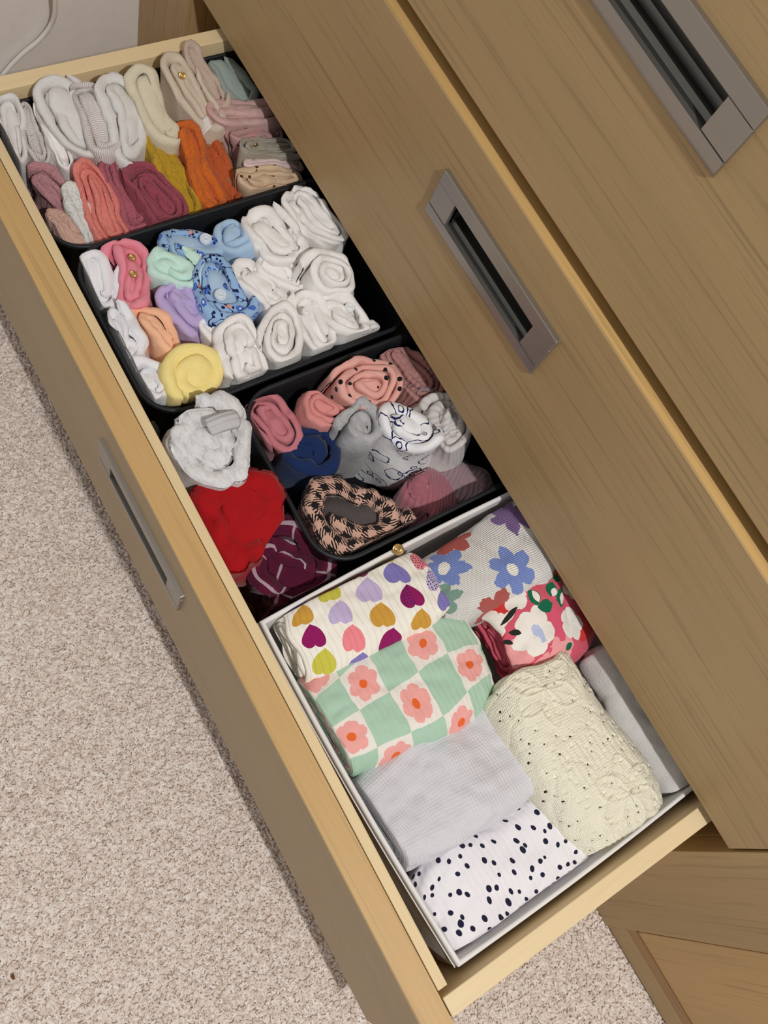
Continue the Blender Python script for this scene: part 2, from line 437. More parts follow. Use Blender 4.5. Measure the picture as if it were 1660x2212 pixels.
# ================================================================== clothes, cable, crumb
#ITEMS#
# ------------------------------------------------------------------ fabrics
def fabric(name, c, kind='jersey', var=.06, colour=None):
    """plain cloth; kind sets the fine relief (UV in metres: u along the cloth, v across)"""
    m = Mat(name, .95, sheen=.12, spec=.15); o = m.tc.outputs['Object']
    cc = colour(m) if colour else None
    n = m.noise(o, 160, 3, .6)
    l = lin(c) if c else None
    if cc is None:
        if kind == 'marl':
            f = m.noise(m.scaled(o, (110, 260, 400)), 1, 3, .7)
            cc = m.ramp(f, [(.3, tuple(x*.78 for x in l)), (.5, l), (.7, tuple(min(1, x*1.08) for x in l))])
        else:
            cc = m.mix(n, tuple(x*(1-var) for x in l), tuple(min(1, x*(1+var)) for x in l))
    m.base(cc)
    u, v = m.uv()
    if kind == 'terry': h = m.noise(o, 900, 3, .7); m.bump(h, .0016, .8)
    elif kind == 'muslin':
        a = m.noise(m.scaled(m.tc.outputs['UV'], (150, 420, 1)), 1, 2, .5, 1.2); b = m.voronoi(m.tc.outputs['UV'], 330)
        m.bump(a + S(m.nt, b.outputs['Distance']) * .5, .0022, .9)
    elif kind == 'rib':
        m.bump((u * 2200.0).sin().abs() + m.noise(o, 500, 2) * .4, .0010, .8)
    elif kind == 'ribwide':
        m.bump((u * 1050.0).sin() + m.noise(o, 500, 2) * .5, .0005, .7)
    elif kind == 'ribv':
        m.bump((v * 1900.0).sin().abs().pw(.7) + m.noise(o, 500, 2) * .3, .0010, .8)
    elif kind == 'ribu':
        m.bump((u * 560.0).sin().abs().pw(14) * -1.0 + m.noise(o, 500, 2) * .5, .0006, .7)
    elif kind == 'waffle':
        m.bump((u * 2300.0).sin() * .6 + (v * 2300.0).sin() * .25 + m.noise(o, 500, 2) * .9, .0005, .6)
    elif kind == 'ribf': m.bump((u * 1150.0).sin() * .5 + m.noise(o, 500, 2) * .5, .0004, .6)
    elif kind == 'knit':
        k1 = m.voronoi(m.scaled(m.tc.outputs['UV'], (1, 1.5, 1)), 420, .35); m.bump(S(m.nt, k1.outputs['Distance'])*-1.0 + m.noise(o, 600, 2)*.3, .0012, .9)
    elif kind == 'velvet': m.b.inputs['Sheen Weight'].default_value = .6; m.bump((u*700.0).sin().abs() + n * .6, .0012, .7)
    else: m.bump(m.noise(o, 700, 2) * .5 + m.noise(o, 130, 3), .0012, .6)
    return m.m

def ss(seed, n, f):          # smooth pseudo random field made of sines
    r = np.random.RandomState(seed); k = r.normal(size=(n, 3)); k /= np.linalg.norm(k, axis=1)[:, None]
    k *= (f*(.6+.8*r.rand(n)))[:, None]; ph = r.rand(n)*6.283
    return lambda P: np.sin(P @ k.T + ph).sum(1)/math.sqrt(n)*1.0

def roll_mesh(a, b, t, H, seed, rows=16, dome=0.0, wob=.10, hv=.003, ds=.0028, both=False, bulge=0.0, fold=.004, fine=.0006, core=.35, start=None, slump=0.0, gap=.92, sq=2.6, slope=0.0, plug=None, crumple=0.0, cwl=.075):
    """cloth wound round a flat core. local frame: X long section axis, Y short axis, Z roll axis (top end z=0)."""
    rg = np.random.RandomState(seed); c = max(0.0, a-b)
    r0 = t*core; th1 = 2*math.pi*(b-r0)/t; off = (rg.rand()*6.28 if not both else -math.pi/2+.3-th1) if start is None else start
    th = np.linspace(0, th1, int(th1/(2*math.pi)*260)+40)
    r = r0+t*th/(2*math.pi)
    dx, dy = np.cos(th+off), np.sin(th+off)
    px = np.clip(dx*sq, -1, 1); px = px*(1.5-.5*px*px)
    P = np.stack([c*px+r*dx, r*dy], 1)
    seg = np.linalg.norm(np.diff(P, axis=0), axis=1); s = np.concatenate([[0], np.cumsum(seg)])
    m = max(24, int(s[-1]/ds)); si = np.linspace(0, s[-1], m)
    P = np.stack([np.interp(si, s, P[:, 0]), np.interp(si, s, P[:, 1])], 1); ri = np.interp(si, s, r)/b
    T = np.gradient(P, axis=0); T /= np.linalg.norm(T, axis=1)[:, None]; N = np.stack([T[:, 1], -T[:, 0]], 1)
    # small independent wobble of every layer
    w1 = ss(seed+1, 6, 2*math.pi/.03)(np.stack([si, si*0, si*0], 1)); P = P+N*(w1*t*wob)[:, None]
    h = t*gap/2
    tap = np.clip((s[-1]-si)/.006, .15, 1)*np.clip(si/.004, .3, 1)
    arc = [(h*math.cos(x), -h*.9+h*.9*math.sin(x)) for x in np.linspace(0, math.pi, 6)]
    if both:
        zs = np.linspace(-h, -H+h, rows)
        end = [(q[0], -H-q[1]) for q in arc]
        prof = [(-h, -.012)] + arc[::-1] + [(h, z) for z in zs[1:-1]] + end + [(-h, -H+.012)]
    else:
        zs = -H*np.array([1, .75, .55, .4, .3, .22, .15, .09, .045])
        prof = [(h, z) for z in zs] + arc + [(-h, -z) for z in (.004, .012, .028, .05)]
    prof = np.array(prof); q = len(prof)
    # run length across the cloth for the UV
    pv = np.concatenate([[0], np.cumsum(np.linalg.norm(np.diff(prof, axis=0), axis=1))])
    hz = ss(seed+2, 5, 2*math.pi/.045)(np.stack([si, si*0, si*0], 1))*hv+dome*(1-ri**2)
    V = np.zeros((m, q, 3))
    for j, (o, z) in enumerate(prof):
        V[:, j, :2] = P+N*(o*tap)[:, None]
        e = 1.0 if not both else max(0.0, 1-(-z)/H*1.0)
        V[:, j, 2] = z+hz*(math.exp(-max(0, -z)/.03) if not both else (2*e-1))
    uv = np.zeros((m, q, 2)); uv[:, :, 0] = si[:, None]; uv[:, :, 1] = pv[None, :]
    if both: last = np.where(ri > ri[-1]-t/b*.98)[0]; it = last[np.argmin(np.abs(P[last, 0])-1e3*(P[last, 1] > 0))]; uv[:, :, 0] = -prof[None, :, 1]; uv[:, :, 1] = -(si-si[it])[:, None]
    X = V.reshape(-1, 3)
    if bulge:
        z = np.clip(np.abs(2*(-X[:, 2])/H-1), 0, 1.1); k = 1-bulge*z**3.2; X[:, 0] *= k**.5; X[:, 1] *= k
    if slump:   # the far end of the body fans out a little below the rim
        k = 1+slump*np.clip(-X[:, 2]/H, 0, 1); X[:, 0] *= k; X[:, 1] *= k
    if slope: X[:, 2] -= slope*X[:, 0]*np.clip(1+X[:, 2]/H, 0, 1) if not both else 0
    G0 = []
    if not both and plug != 0:       # the crumpled cloth in the heart of the roll
        nu, nv = 22, 9; ax_, ay_ = c+r0+t*.8, r0+t*.75; G = []
        for j in range(nv):
            f = j/(nv-1)*math.pi/2
            for i in range(nu):
                w = 6.28318*i/nu; G.append((ax_*math.cos(w)*math.sin(f), ay_*math.sin(w)*math.sin(f), (.004+.35*t)*math.cos(f)-.004-.45*t-(.006 if plug == 2 else 0)-(.03 if j == nv-1 else 0)))
        G = np.array(G); n0 = len(X); G[:, 2] += dome + ss(seed+40, 6, 2*math.pi/(2.2*t+.004))(G)*t*.13
        if slope: G[:, 2] -= slope*G[:, 0]
        G0 = [(n0+j*nu+i, n0+j*nu+(i+1) % nu, n0+(j+1)*nu+(i+1) % nu, n0+(j+1)*nu+i) for j in range(nv-1) for i in range(nu)]
        X = np.vstack([X, G]); uv = np.vstack([uv.reshape(-1, 2), G[:, :2]])
    L = max(.034, b*2.6); fold = min(fold, .17*b+.0008)
    W = np.stack([ss(seed+10+i, 7, 2*math.pi/L/1.4)(X) for i in range(3)], 1)*fold*np.array([1, 1, .55])
    W2 = np.stack([ss(seed+20+i, 9, 2*math.pi/.017)(X) for i in range(3)], 1)*fine
    rd = np.abs(ss(seed+30, 7, 2*math.pi/.05)(X)); cre = -np.exp(-(rd/.16)**2)*fine*1.8
    nr = X[:, :2]/(np.linalg.norm(X[:, :2], axis=1)[:, None]+1e-6)
    X = X+W+W2; X[:, :2] += nr*cre[:, None]
    if crumple:
        rd = np.abs(ss(seed+50, 6, 2*math.pi/cwl)(X))+.12*np.abs(ss(seed+51, 6, 2*math.pi/cwl*1.7)(X))
        val = np.exp(-(rd/.22)**2); sw = ss(seed+52, 6, 2*math.pi/cwl)(X)
        top = np.clip(1+X[:, 2]/.05, 0, 1) if not both else 1.0
        X[:, :2] -= nr*(val*crumple*.8)[:, None]
        if both: X[:, 1] -= np.sign(X[:, 1])*val*crumple
        else: X[:, 2] += top*(sw*crumple*.45-val*crumple)
    i0 = np.arange(m-1)[:, None]*q+np.arange(q-1)[None, :]
    F = np.stack([i0, i0+1, i0+q+1, i0+q], -1).reshape(-1, 4)
    if G0: F = np.vstack([F, np.array(G0)])
    return X, F, uv.reshape(-1, 2)

def plan_axis(c, e, z):
    A, B = at_z(*c, z), at_z(*e, z); d = (B-A)[:2]; return A, d, float(np.linalg.norm(d))
ROOM = {'far': (-.8935, -.7435, .0425, .40), 'mid': (-.7270, -.5655, .0480, .312), 'near': (-.5405, -.3825, .1190, .39), 'box': (-.3580, -.0605, .0475, .327), 'loose': (-.552, -.3715, .0345, .45)}
def press(Y, where):
    x0, x1, y0, y1 = ROOM[where]; L = Y.copy(); y = Y[:, 1]+DD
    L[:, 0] = Y[:, 0]*cR+y*sR; L[:, 1] = -Y[:, 0]*sR+y*cR
    rim = {'loose': -.012}.get(where, -.024)
    k = np.clip((L[:, 2]-rim)/.012, 0, 1)            # what rises above the rim may hang over it
    def cl(v, lo, hi):
        w = np.clip(v, lo, hi); d = v-w
        return w+d*k+.0009*np.sign(d)*(1-np.exp(-np.abs(d)/.006))
    if where == 'box': y0a = y0+(L[:, 0]+.36)*.028
    else: y0a = y0
    L[:, 0] = cl(L[:, 0], x0, x1); L[:, 1] = cl(L[:, 1], y0a, y1)
    return D2C(L)
GROUPS = {'folded_bodysuit': 'folded bodysuits standing in the bins', 'folded_sleepsuit': 'folded sleepsuits in the drawer', 'muslin_cloth': 'folded muslin cloths in the far bin',
          'folded_leggings': 'folded leggings in the drawer', 'rolled_bodysuit': 'rolled bodysuits in the middle bin', 'baby_sock': 'sock balls in the middle bin',
          'rolled_leggings': 'rolled leggings in the near bin', 'rolled_tights': 'bundled tights in the near bin'}
def stand(name, c, e, ratio, zt, t, mat, label, cat='baby clothing', H=.115, lean=(0, 0), seed=None, grow=None, inside=None, core_mat=None, **kw):
    """a roll standing on end in a bin: c, e = rim centre and end of its long axis in the photo, zt = rim height"""
    A, d, a = plan_axis(c, e, zt)
    inside = inside or BIN[0]; a *= grow or BIN[1]; kw.setdefault('slope', BIN[2])
    seed = seed if seed is not None else int(c[0]*7+c[1]*13) % 9973
    X, F, uv = roll_mesh(a, a*ratio, t, H, seed, **kw)
    ang = math.atan2(d[1], d[0]); ca, sa = math.cos(ang), math.sin(ang)
    Y = np.stack([X[:, 0]*ca-X[:, 1]*sa, X[:, 0]*sa+X[:, 1]*ca, X[:, 2]], 1)
    if lean != (0, 0):      # lean (x, y): rim pushed over, in radians, about the rim centre
        rx = Matrix.Rotation(-lean[1], 3, 'X') @ Matrix.Rotation(lean[0], 3, 'Y'); Y = Y @ np.array(rx).T
    Y[:, 2] = np.maximum(Y[:, 2]+zt, -.163)
    Y[:, :2] += A[:2]; Y = press(Y, inside)
    if core_mat is None: return part(name, Y, F, mat, None, uv, True, label, cat, GROUPS.get(name))
    F = [tuple(f) for f in np.asarray(F)]; n0 = len(Y)-22*9
    o = part(name, Y[:n0], [f for f in F if max(f) < n0], mat, None, uv[:n0], True, label, cat, GROUPS.get(name))
    part('folded_core', Y[n0:], [tuple(i-n0 for i in f) for f in F if min(f) >= n0], core_mat, o, uv[n0:], True)
    return o
def frame_of(c, z): return at_z(*c, z)
def popper(parent, c, z, mat, r=.0048, ring=True, tilt=(0, 0), label='round snap button'):
    A = at_z(*c, z); n = 16; prof = [(0, .0004), (r*.35, .0004), (r*.42, .0009), (r*.55, .0009), (r*.62, .0003), (r*.85, .0003), (r*.95, .0009), (r*1.06, .0004), (r*1.08, -.002)]
    V = []
    for pr, pz in prof:
        for k in range(n):
            w = 6.28318*k/n; V.append((pr*math.cos(w), pr*math.sin(w), pz))
    V = np.array(V); R = np.array(Matrix.Rotation(tilt[0], 3, 'X') @ Matrix.Rotation(tilt[1], 3, 'Y')); V = V @ R.T + A
    F = [(i*n+k, i*n+(k+1) % n, (i+1)*n+(k+1) % n, (i+1)*n+k) for i in range(len(prof)-1) for k in range(n)]
    return part('snap_button', V, F, mat, parent, smooth=True, label=label)

# ---- prints
def P_floral_blue(m):
    u, v = m.uv(); uvw = m.tc.outputs['UV']
    c = m.col(lin((150, 184, 222)))
    vo = m.voronoi(uvw, 95, .9); d = S(m.nt, vo.outputs['Distance']); h = m.xyz(vo.outputs['Color'])[0]
    ang = m.noise(uvw, 420, 1)
    c = m.mix((d + ang*.25).lt(.42) * h.lt(.42), c, lin((76, 112, 196)))
    c = m.mix((d + ang*.25).lt(.34) * h.gt(.42) * h.lt(.66), c, lin((226, 158, 140)))
    c = m.mix(d.lt(.1) * h.lt(.3), c, lin((225, 232, 245)))
    n1 = m.noise(m.scaled(uvw, (1, 1, 1)), 105, 1.0, .5, .6); st = (n1 - .5).abs().lt(.022)
    vo2 = m.voronoi(m.scaled(uvw, (1, 1, 1), (.37, .11, 0)), 150, 1.0); st2 = S(m.nt, vo2.outputs['Distance']).lt(.2)
    return m.mix((st + st2).mn(1.0) * h.gt(.35), c, lin((28, 36, 84)))
def P_dots(bg, fg, sc, rad, rnd=.75):
    def f(m):
        vo = m.voronoi(m.tc.outputs['Object'], sc, rnd, dims='3D'); d = S(m.nt, vo.outputs['Distance'])
        return m.mix(d.below(rad, .03), lin(bg), lin(fg))
    return f
def P_houndstooth(m):
    u, v = m.uv(); g = .0125
    x, y = (u/g), (v/g)
    a = x.fract().lt(.5); b = y.fract().lt(.5); tw = ((x + y)*4.0).fract().lt(.5)
    f = a*tw + b*(S.const(m.nt, 1.0)-tw)
    n = m.noise(m.tc.outputs['UV'], 900, 1)
    return m.mix(f, m.mix(n, lin((190, 146, 130)), lin((216, 178, 160))), lin((30, 27, 28)))
def P_plaid(m):
    u, v = m.uv()
    def line(q, p, o, w): return ((q+o)/p).fract().lt(w/p)
    c = m.col(lin((98, 26, 56)))
    c = m.mix((line(u, .03, .0, .011) + line(v, .045, .01, .014)).mn(1.0)*.35, c, lin((46, 14, 34)))
    tw = ((u + v)*1100.0).fract().gt(.35)
    c = m.mix(line(u, .045, .004, .0022)*tw*.8, c, lin((214, 196, 204)))
    return m.mix(line(v, .050, .031, .0030)*tw*.85, c, lin((220, 204, 212)))
def P_doodle(m):
    uvw = m.tc.outputs['UV']; wn = m.noise(uvw, 60, 1)
    vo = m.voronoi(uvw, 44, .8); d = S(m.nt, vo.outputs['Distance']); h = m.xyz(vo.outputs['Color'])[0]
    n = m.noise(uvw, 130, 1, .5)
    big = ((d + n*.32) - .50).abs().lt(.028) * h.lt(.85)
    mid = ((d + n*.2) - .24).abs().lt(.03) * h.lt(.4)
    vo2 = m.voronoi(m.scaled(uvw, (1, 1, 1), (.213, .57, 0)), 62, .9); d2 = S(m.nt, vo2.outputs['Distance']); h2 = m.xyz(vo2.outputs['Color'])[1]
    px = m.xyz(vo2.outputs['Position']); uu, vv = m.uv()
    an = (vv*62.0 + .57*62 - px[1]*62.0).op('ARCTAN2', uu*62.0 + .213*62 - px[0]*62.0)
    n2 = m.noise(uvw, 300, 1)
    fl = ((d2*(n2*.5+.8)) - .16).abs().lt(.035) * h2.gt(.72) + d2.lt(.05)*h2.gt(.72)
    return m.mix((big + mid + fl).mn(1.0), lin((236, 236, 238)), lin((30, 38, 92)))
def P_roseflowers(m):
    uvw = m.tc.outputs['UV']; vo = m.voronoi(uvw, 120, 1); d = S(m.nt, vo.outputs['Distance']); h = m.xyz(vo.outputs['Color'])[0]
    n = m.noise(uvw, 500, 1)
    c = m.mix((d+n*.2).lt(.36)*h.lt(.45), lin((186, 150, 146)), lin((216, 140, 150)))
    return m.mix(d.lt(.2)*h.gt(.6), c, lin((112, 62, 68)))
def P_leopard(m):
    vo = m.voronoi(m.tc.outputs['Object'], 105, 1, dims='3D'); d = S(m.nt, vo.outputs['Distance'])
    return m.mix(d.lt(.2), lin((214, 186, 156)), lin((92, 52, 36)))

def W(name, c, kind='jersey', **k): return fabric(name, c, kind, **k)
F_white = W('white_brushed_cotton', (238, 235, 233), 'terry')
F_white2 = W('white_jersey', (240, 237, 235))
F_offwhite = W('off_white_rib', (228, 220, 217), 'rib')
F_cream = W('cream_brushed_cotton', (232, 222, 196), 'terry')
F_bone = W('bone_velour', (224, 208, 188), 'terry')
F_tan = W('rosy_beige_brushed_cotton', (208, 186, 170), 'terry')
F_sage = W('sage_cotton', (172, 186, 178), 'terry')
F_dusty = W('dusty_pink_fleece', (222, 182, 178), 'terry')
F_moss = W('grey_green_knit', (176, 168, 152), 'ribv')
F_pale = W('pale_pink_jersey', (226, 202, 200))
F_brown = W('caramel_muslin', (172, 120, 82), 'muslin')
F_rust = W('burnt_orange_muslin', (196, 96, 52), 'muslin')
F_orange = W('orange_muslin', (212, 108, 42), 'muslin')
F_must = W('mustard_muslin', (194, 156, 44), 'muslin')
F_plum = W('plum_muslin', (160, 76, 92), 'muslin')
F_mauve = W('mauve_muslin', (178, 98, 112), 'muslin')
F_coral = W('coral_muslin', (230, 136, 126), 'muslin')
F_gwhite = W('cool_white_muslin', (226, 228, 224), 'muslin')
F_rose = W('rose_jersey', (190, 138, 144), 'muslin')
F_peachm = W('pale_peach_muslin', (216, 176, 162), 'muslin')
F_coolw = W('cool_white_jersey', (234, 234, 238))
F_pink = W('rose_pink_jersey', (232, 142, 158))
F_mint = W('mint_jersey', (202, 234, 222))
F_lblue = W('sky_blue_jersey', (172, 200, 226))
F_lav = W('lavender_jersey', (190, 172, 216))
F_peach = W('peach_jersey', (248, 194, 158))
F_yel = W('pale_yellow_jersey', (246, 226, 148), 'jersey')
F_bfl = W('blue_floral_cotton', None, colour=P_floral_blue)
F_mau = W('mauve_pink_jersey', (196, 122, 132)); F_rpk = W('warm_pink_jersey', (218, 144, 140))
F_pdot = W('pink_dotted_jersey', None, colour=P_dots((226, 170, 160), (24, 20, 24), 84, .21, .8))
F_poin = W('pointelle_rose_knit', (182, 132, 128), 'ribwide')
F_grib = W('pale_grey_ribbed_jersey', (214, 208, 206), 'ribwide')
F_gmarl = W('mid_grey_marl', (176, 176, 178), 'marl'); F_hood = W('pale_grey_marl_sweat', (222, 221, 222), 'marl')
F_cuff = W('pale_grey_rib_cuff', (196, 195, 197), 'ribwide'); F_navy = W('navy_jersey', (26, 46, 90)); F_red = W('bright_red_jersey', (168, 20, 26))
F_dood = W('white_cotton_navy_line_print', None, colour=P_doodle)
F_hound = W('houndstooth_wool', None, colour=P_houndstooth); F_plaid = W('burgundy_plaid', None, colour=P_plaid)
F_lining = W('dark_grey_twill_lining', (92, 84, 84), 'rib'); F_velr = W('rose_velvet', (172, 104, 116), 'velvet'); F_velg = W('grey_mauve_velvet', (160, 132, 138), 'velvet')
F_rflo = W('mauve_ditsy_floral', None, colour=P_roseflowers); F_leop = W('beige_spotted_cotton', None, colour=P_leopard)
F_clear = Mat('pale_snap_plastic', .3).base(lin((214, 224, 236))).m
F_snapw = Mat('white_snap_plastic', .35).base(lin((236, 236, 236))).m

# ---- far bin: flat folded sleepsuits and muslins standing on edge
BIN = ['far', 1.10, .30]
stand('folded_bodysuit', (30, 278), (46, 334), .34, -.022, .0052, F_white, 'narrow white folded bodysuit in the far left corner of the far bin', gap=.8)
stand('folded_bodysuit', (68, 282), (88, 336), .34, -.026, .0050, F_offwhite, 'narrow white folded bodysuit, second from the drawer front in the far bin', gap=.8)
stand('folded_bodysuit', (112, 288), (148, 340), .30, -.024, .0050, F_white2, 'thin white folded bodysuit between the narrow pair and the fat white fold', gap=.8)
stand('folded_sleepsuit', (152, 240), (190, 306), .56, -.012, .0095, F_white, 'fat white terry fold, the whole left one of the far row', fold=.006)
stand('folded_sleepsuit', (207, 252), (232, 312), .48, -.010, .0066, F_offwhite, 'off white ribbed fold with an open spiral top beside the fat white fold', fold=.005)
stand('folded_sleepsuit', (272, 246), (308, 318), .44, -.008, .0098, F_white, 'bright white terry fold next to the cream one', fold=.005)
stand('folded_sleepsuit', (337, 218), (392, 284), .42, -.006, .0105, F_cream, 'cream terry fold in the far row of the far bin', fold=.005, grow=.98)
cp = stand('folded_sleepsuit', (412, 194), (462, 256), .44, -.008, .0085, F_bone, 'bone coloured fold with a gold popper in the far row', fold=.006)
popper(cp, (394, 163), .001, M_gold, .0032, tilt=(.5, .5), label='gold popper')
stand('folded_sleepsuit', (447, 156), (488, 206), .36, -.010, .0075, F_tan, 'rosy beige narrow fold between bone and sage folds', fold=.005)
stand('folded_bodysuit', (503, 166), (550, 212), .46, -.034, .011, F_sage, 'sage green fold in the far right corner half in shadow')
pk = stand('folded_leggings', (528, 236), (600, 214), .36, -.024, .0085, F_dusty, 'dusty pink fleece fold with a white tag at its end', fold=.005)
A = at_z(438, 270, -.018)
part('care_tag', np.array([A+np.array(q) for q in ((-.007, -.006, -.012), (.007, -.008, -.010), (.006, .006, .004), (-.006, .007, .003), (-.0065, -.006, -.0125), (.0075, -.008, -.0105), (.0065, .006, .0035), (-.0055, .007, .0025))]),
     [(0, 1, 2, 3), (7, 6, 5, 4), (0, 4, 5, 1), (1, 5, 6, 2), (2, 6, 7, 3), (3, 7, 4, 0)], F_white2, pk, label='white care tag')
stand('folded_leggings', (560, 286), (618, 266), .30, -.036, .0055, F_rflo, 'mauve ditsy floral fold below the dusty pink one')
rg_ = stand('folded_leggings', (580, 314), (642, 300), .36, -.034, .0055, F_moss, 'grey green knitted roll at the right of the far bin')
popper(rg_, (551, 310), -.030, M_gold, .0025, tilt=(.3, -.3), label='small popper')
stand('folded_leggings', (592, 346), (655, 336), .24, -.040, .0050, F_pale, 'pale pink thin fold between grey green and spotted folds')
stand('folded_leggings', (586, 384), (652, 372), .36, -.034, .0060, F_leop, 'beige fold with brown spots by the near right rim of the far bin')
stand('muslin_cloth', (474, 324), (516, 380), .32, -.040, .0075, F_brown, 'caramel brown muslin fold right of the orange ones', cat='muslin cloth')
stand('muslin_cloth', (484, 366), (520, 424), .28, -.042, .0078, F_rust, 'burnt orange muslin fold between bright orange and caramel ones', cat='muslin cloth')
stand('muslin_cloth', (432, 364), (476, 440), .31, -.026, .0095, F_orange, 'bright orange muslin fold beside the mustard one', cat='muslin cloth')
stand('muslin_cloth', (368, 376), (424, 450), .36, -.033, .011, F_must, 'mustard yellow muslin fold', cat='muslin cloth')
stand('muslin_cloth', (340, 414), (390, 470), .62, -.027, .0062, F_plum, 'fat plum muslin with a wide spiral by the near rim', cat='muslin cloth')
stand('muslin_cloth', (270, 418), (304, 488), .40, -.036, .0060, F_mauve, 'mauve muslin fold between coral and plum ones', cat='muslin cloth')
stand('muslin_cloth', (217, 440), (252, 504), .42, -.036, .0060, F_coral, 'coral pink muslin fold', cat='muslin cloth')
stand('muslin_cloth', (180, 456), (212, 512), .28, -.040, .0075, F_gwhite, 'cool white muslin fold left of the coral one', cat='muslin cloth')
stand('folded_bodysuit', (113, 412), (146, 460), .55, -.040, .0085, F_rose, 'dusty rose fold beside the drawer front in the far bin', fold=.005)
stand('muslin_cloth', (147, 486), (190, 518), .36, -.044, .0085, F_peachm, 'pale peach muslin fold in the near left corner of the far bin', cat='muslin cloth')

# ---- middle bin: rolled vests and bodysuits
BIN[:] = ['mid', 1.06, .05]
stand('rolled_bodysuit', (219, 594), (232, 648), .60, -.026, .010, F_coolw, 'cool white roll in the far left corner of the middle bin', fold=.005)
o = stand('rolled_bodysuit', (289, 592), (306, 660), .56, -.022, .0082, F_pink, 'rose pink roll with metal snaps', crumple=.003, cwl=.05, fold=.006)
for q in ((286, 556), (288, 592)): popper(o, q, -.0185, M_gold, .0030, tilt=(.3, .2), label='metal snap')
stand('rolled_bodysuit', (372, 564), (424, 598), .80, -.016, .0115, F_mint, 'mint green roll beside the rose pink one', crumple=.003, cwl=.05, fold=.006)
o = stand('rolled_bodysuit', (431, 517), (488, 534), .70, -.018, .0090, F_bfl, 'blue floral roll with a snap, touching the far rim', fold=.005, core=1.0, core_mat=F_lblue)
popper(o, (445, 515), -.0145, F_clear, .0052)
stand('rolled_bodysuit', (508, 508), (524, 554), .70, -.020, .0080, F_lblue, 'plain sky blue roll by the far rim', fold=.005)
stand('rolled_bodysuit', (585, 490), (628, 534), .78, -.008, .0100, F_white2, 'tall white roll right of the sky blue one', crumple=.0045, cwl=.05, fold=.007)
stand('folded_bodysuit', (684, 462), (745, 520), .50, -.014, .0072, F_white2, 'white layered folds at the far right of the middle bin', crumple=.0045, cwl=.05, fold=.008)
stand('rolled_bodysuit', (716, 580), (782, 592), .92, -.008, .0078, F_white2, 'largest white roll near the right rim of the middle bin', fold=.006)
stand('rolled_bodysuit', (606, 580), (655, 600), .66, -.022, .0064, F_white2, 'crumpled white roll in the middle of the white ones', crumple=.0045, cwl=.05, fold=.008)
stand('rolled_bodysuit', (562, 610), (622, 656), .55, -.018, .0085, F_white2, 'long white roll right of the lower blue floral one', crumple=.0045, cwl=.05, fold=.008)
o = stand('rolled_bodysuit', (486, 624), (520, 686), .74, -.016, .0092, F_bfl, 'blue floral roll with a snap beside the lavender one', fold=.005, core=.7, core_mat=F_lblue)
popper(o, (477, 636), -.0125, F_clear, .0052)
stand('rolled_bodysuit', (402, 660), (436, 714), .62, -.022, .0105, F_lav, 'lavender roll left of the lower blue floral one', crumple=.003, cwl=.05, fold=.006)
stand('rolled_bodysuit', (346, 708), (380, 766), .62, -.022, .0100, F_peach, 'peach orange roll below the lavender one', fold=.006)
stand('rolled_bodysuit', (263, 724), (294, 790), .62, -.022, .0105, F_coolw, 'cool white roll left of the peach one by the drawer front', crumple=.0045, cwl=.05, fold=.007)
stand('rolled_bodysuit', (416, 796), (472, 812), .96, -.018, .0120, F_yel, 'pale yellow roll by the near rim', fold=.006)
stand('rolled_bodysuit', (334, 824), (374, 862), .78, -.026, .0085, F_coolw, 'cool white roll in the near left corner left of the yellow one', fold=.006)
stand('rolled_bodysuit', (520, 752), (546, 822), .58, -.020, .0085, F_white2, 'white crossed fold right of the yellow roll', crumple=.0045, cwl=.05, fold=.008)
stand('rolled_bodysuit', (618, 722), (684, 742), .92, -.016, .0085, F_white2, 'white spiral roll like a rose near the near rim', fold=.006)
o = stand('rolled_bodysuit', (690, 694), (716, 752), .50, -.024, .0072, F_white2, 'narrow white roll with a snap between two larger white rolls', fold=.006)
popper(o, (663, 672), -.016, F_snapw, .0040)
o = stand('rolled_bodysuit', (746, 678), (800, 694), .80, -.020, .0090, F_white2, 'white roll with a snap in the near right corner', crumple=.0045, cwl=.05, fold=.006)
popper(o, (757, 662), -.0155, F_snapw, .0046)
stand('baby_sock', (785, 716), (802, 722), .8, -.030, .0060, F_white2, 'small white sock ball nearest the spiral rolls', cat='sock', H=.05, ds=.0018)
stand('baby_sock', (808, 703), (824, 708), .8, -.028, .0060, F_white2, 'small white sock ball at the near right corner of the middle bin', cat='sock', H=.05, ds=.0018)
stand('rolled_bodysuit', (460, 712), (492, 730), .72, -.028, .0068, F_white2, 'small white roll between lavender and crossed white ones', fold=.006)

# ---- near bin: leggings and tights
BIN[:] = ['near', 1.06, .05]
stand('rolled_leggings', (603, 900), (642, 962), .64, -.030, .0075, F_mau, 'mauve pink roll in the far left corner of the near bin', fold=.005)
stand('rolled_leggings', (708, 878), (752, 906), .82, -.024, .0068, F_rpk, 'warm pink roll with a rippled spiral', fold=.005, wob=.18)
stand('rolled_leggings', (796, 830), (864, 848), .84, -.018, .0070, F_pdot, 'pink roll with black dots', fold=.005, wob=.14)
stand('rolled_cardigan', (888, 792), (950, 850), .50, -.036, .0062, F_poin, 'rose striped knit roll half in shadow behind the dotted one', fold=.005)
stand('rolled_tights', (925, 862), (952, 872), .8, -.040, .0100, F_velg, 'small greyish pink bundle under the upper drawer', cat='tights', fold=.004)
stand('rolled_leggings', (970, 912), (1006, 976), .58, -.026, .0085, F_grib, 'pale grey ribbed roll in the shadow line', fold=.005, slump=.15)
stand('rolled_leggings', (786, 914), (832, 932), .86, -.020, .0092, F_gmarl, 'mid grey marl roll', crumple=.003, cwl=.05, fold=.005, slump=.2)
stand('rolled_leggings', (668, 978), (732, 1000), .78, -.034, .0120, F_navy, 'navy blue roll above the houndstooth one', crumple=.003, cwl=.05, fold=.006, slump=.15)
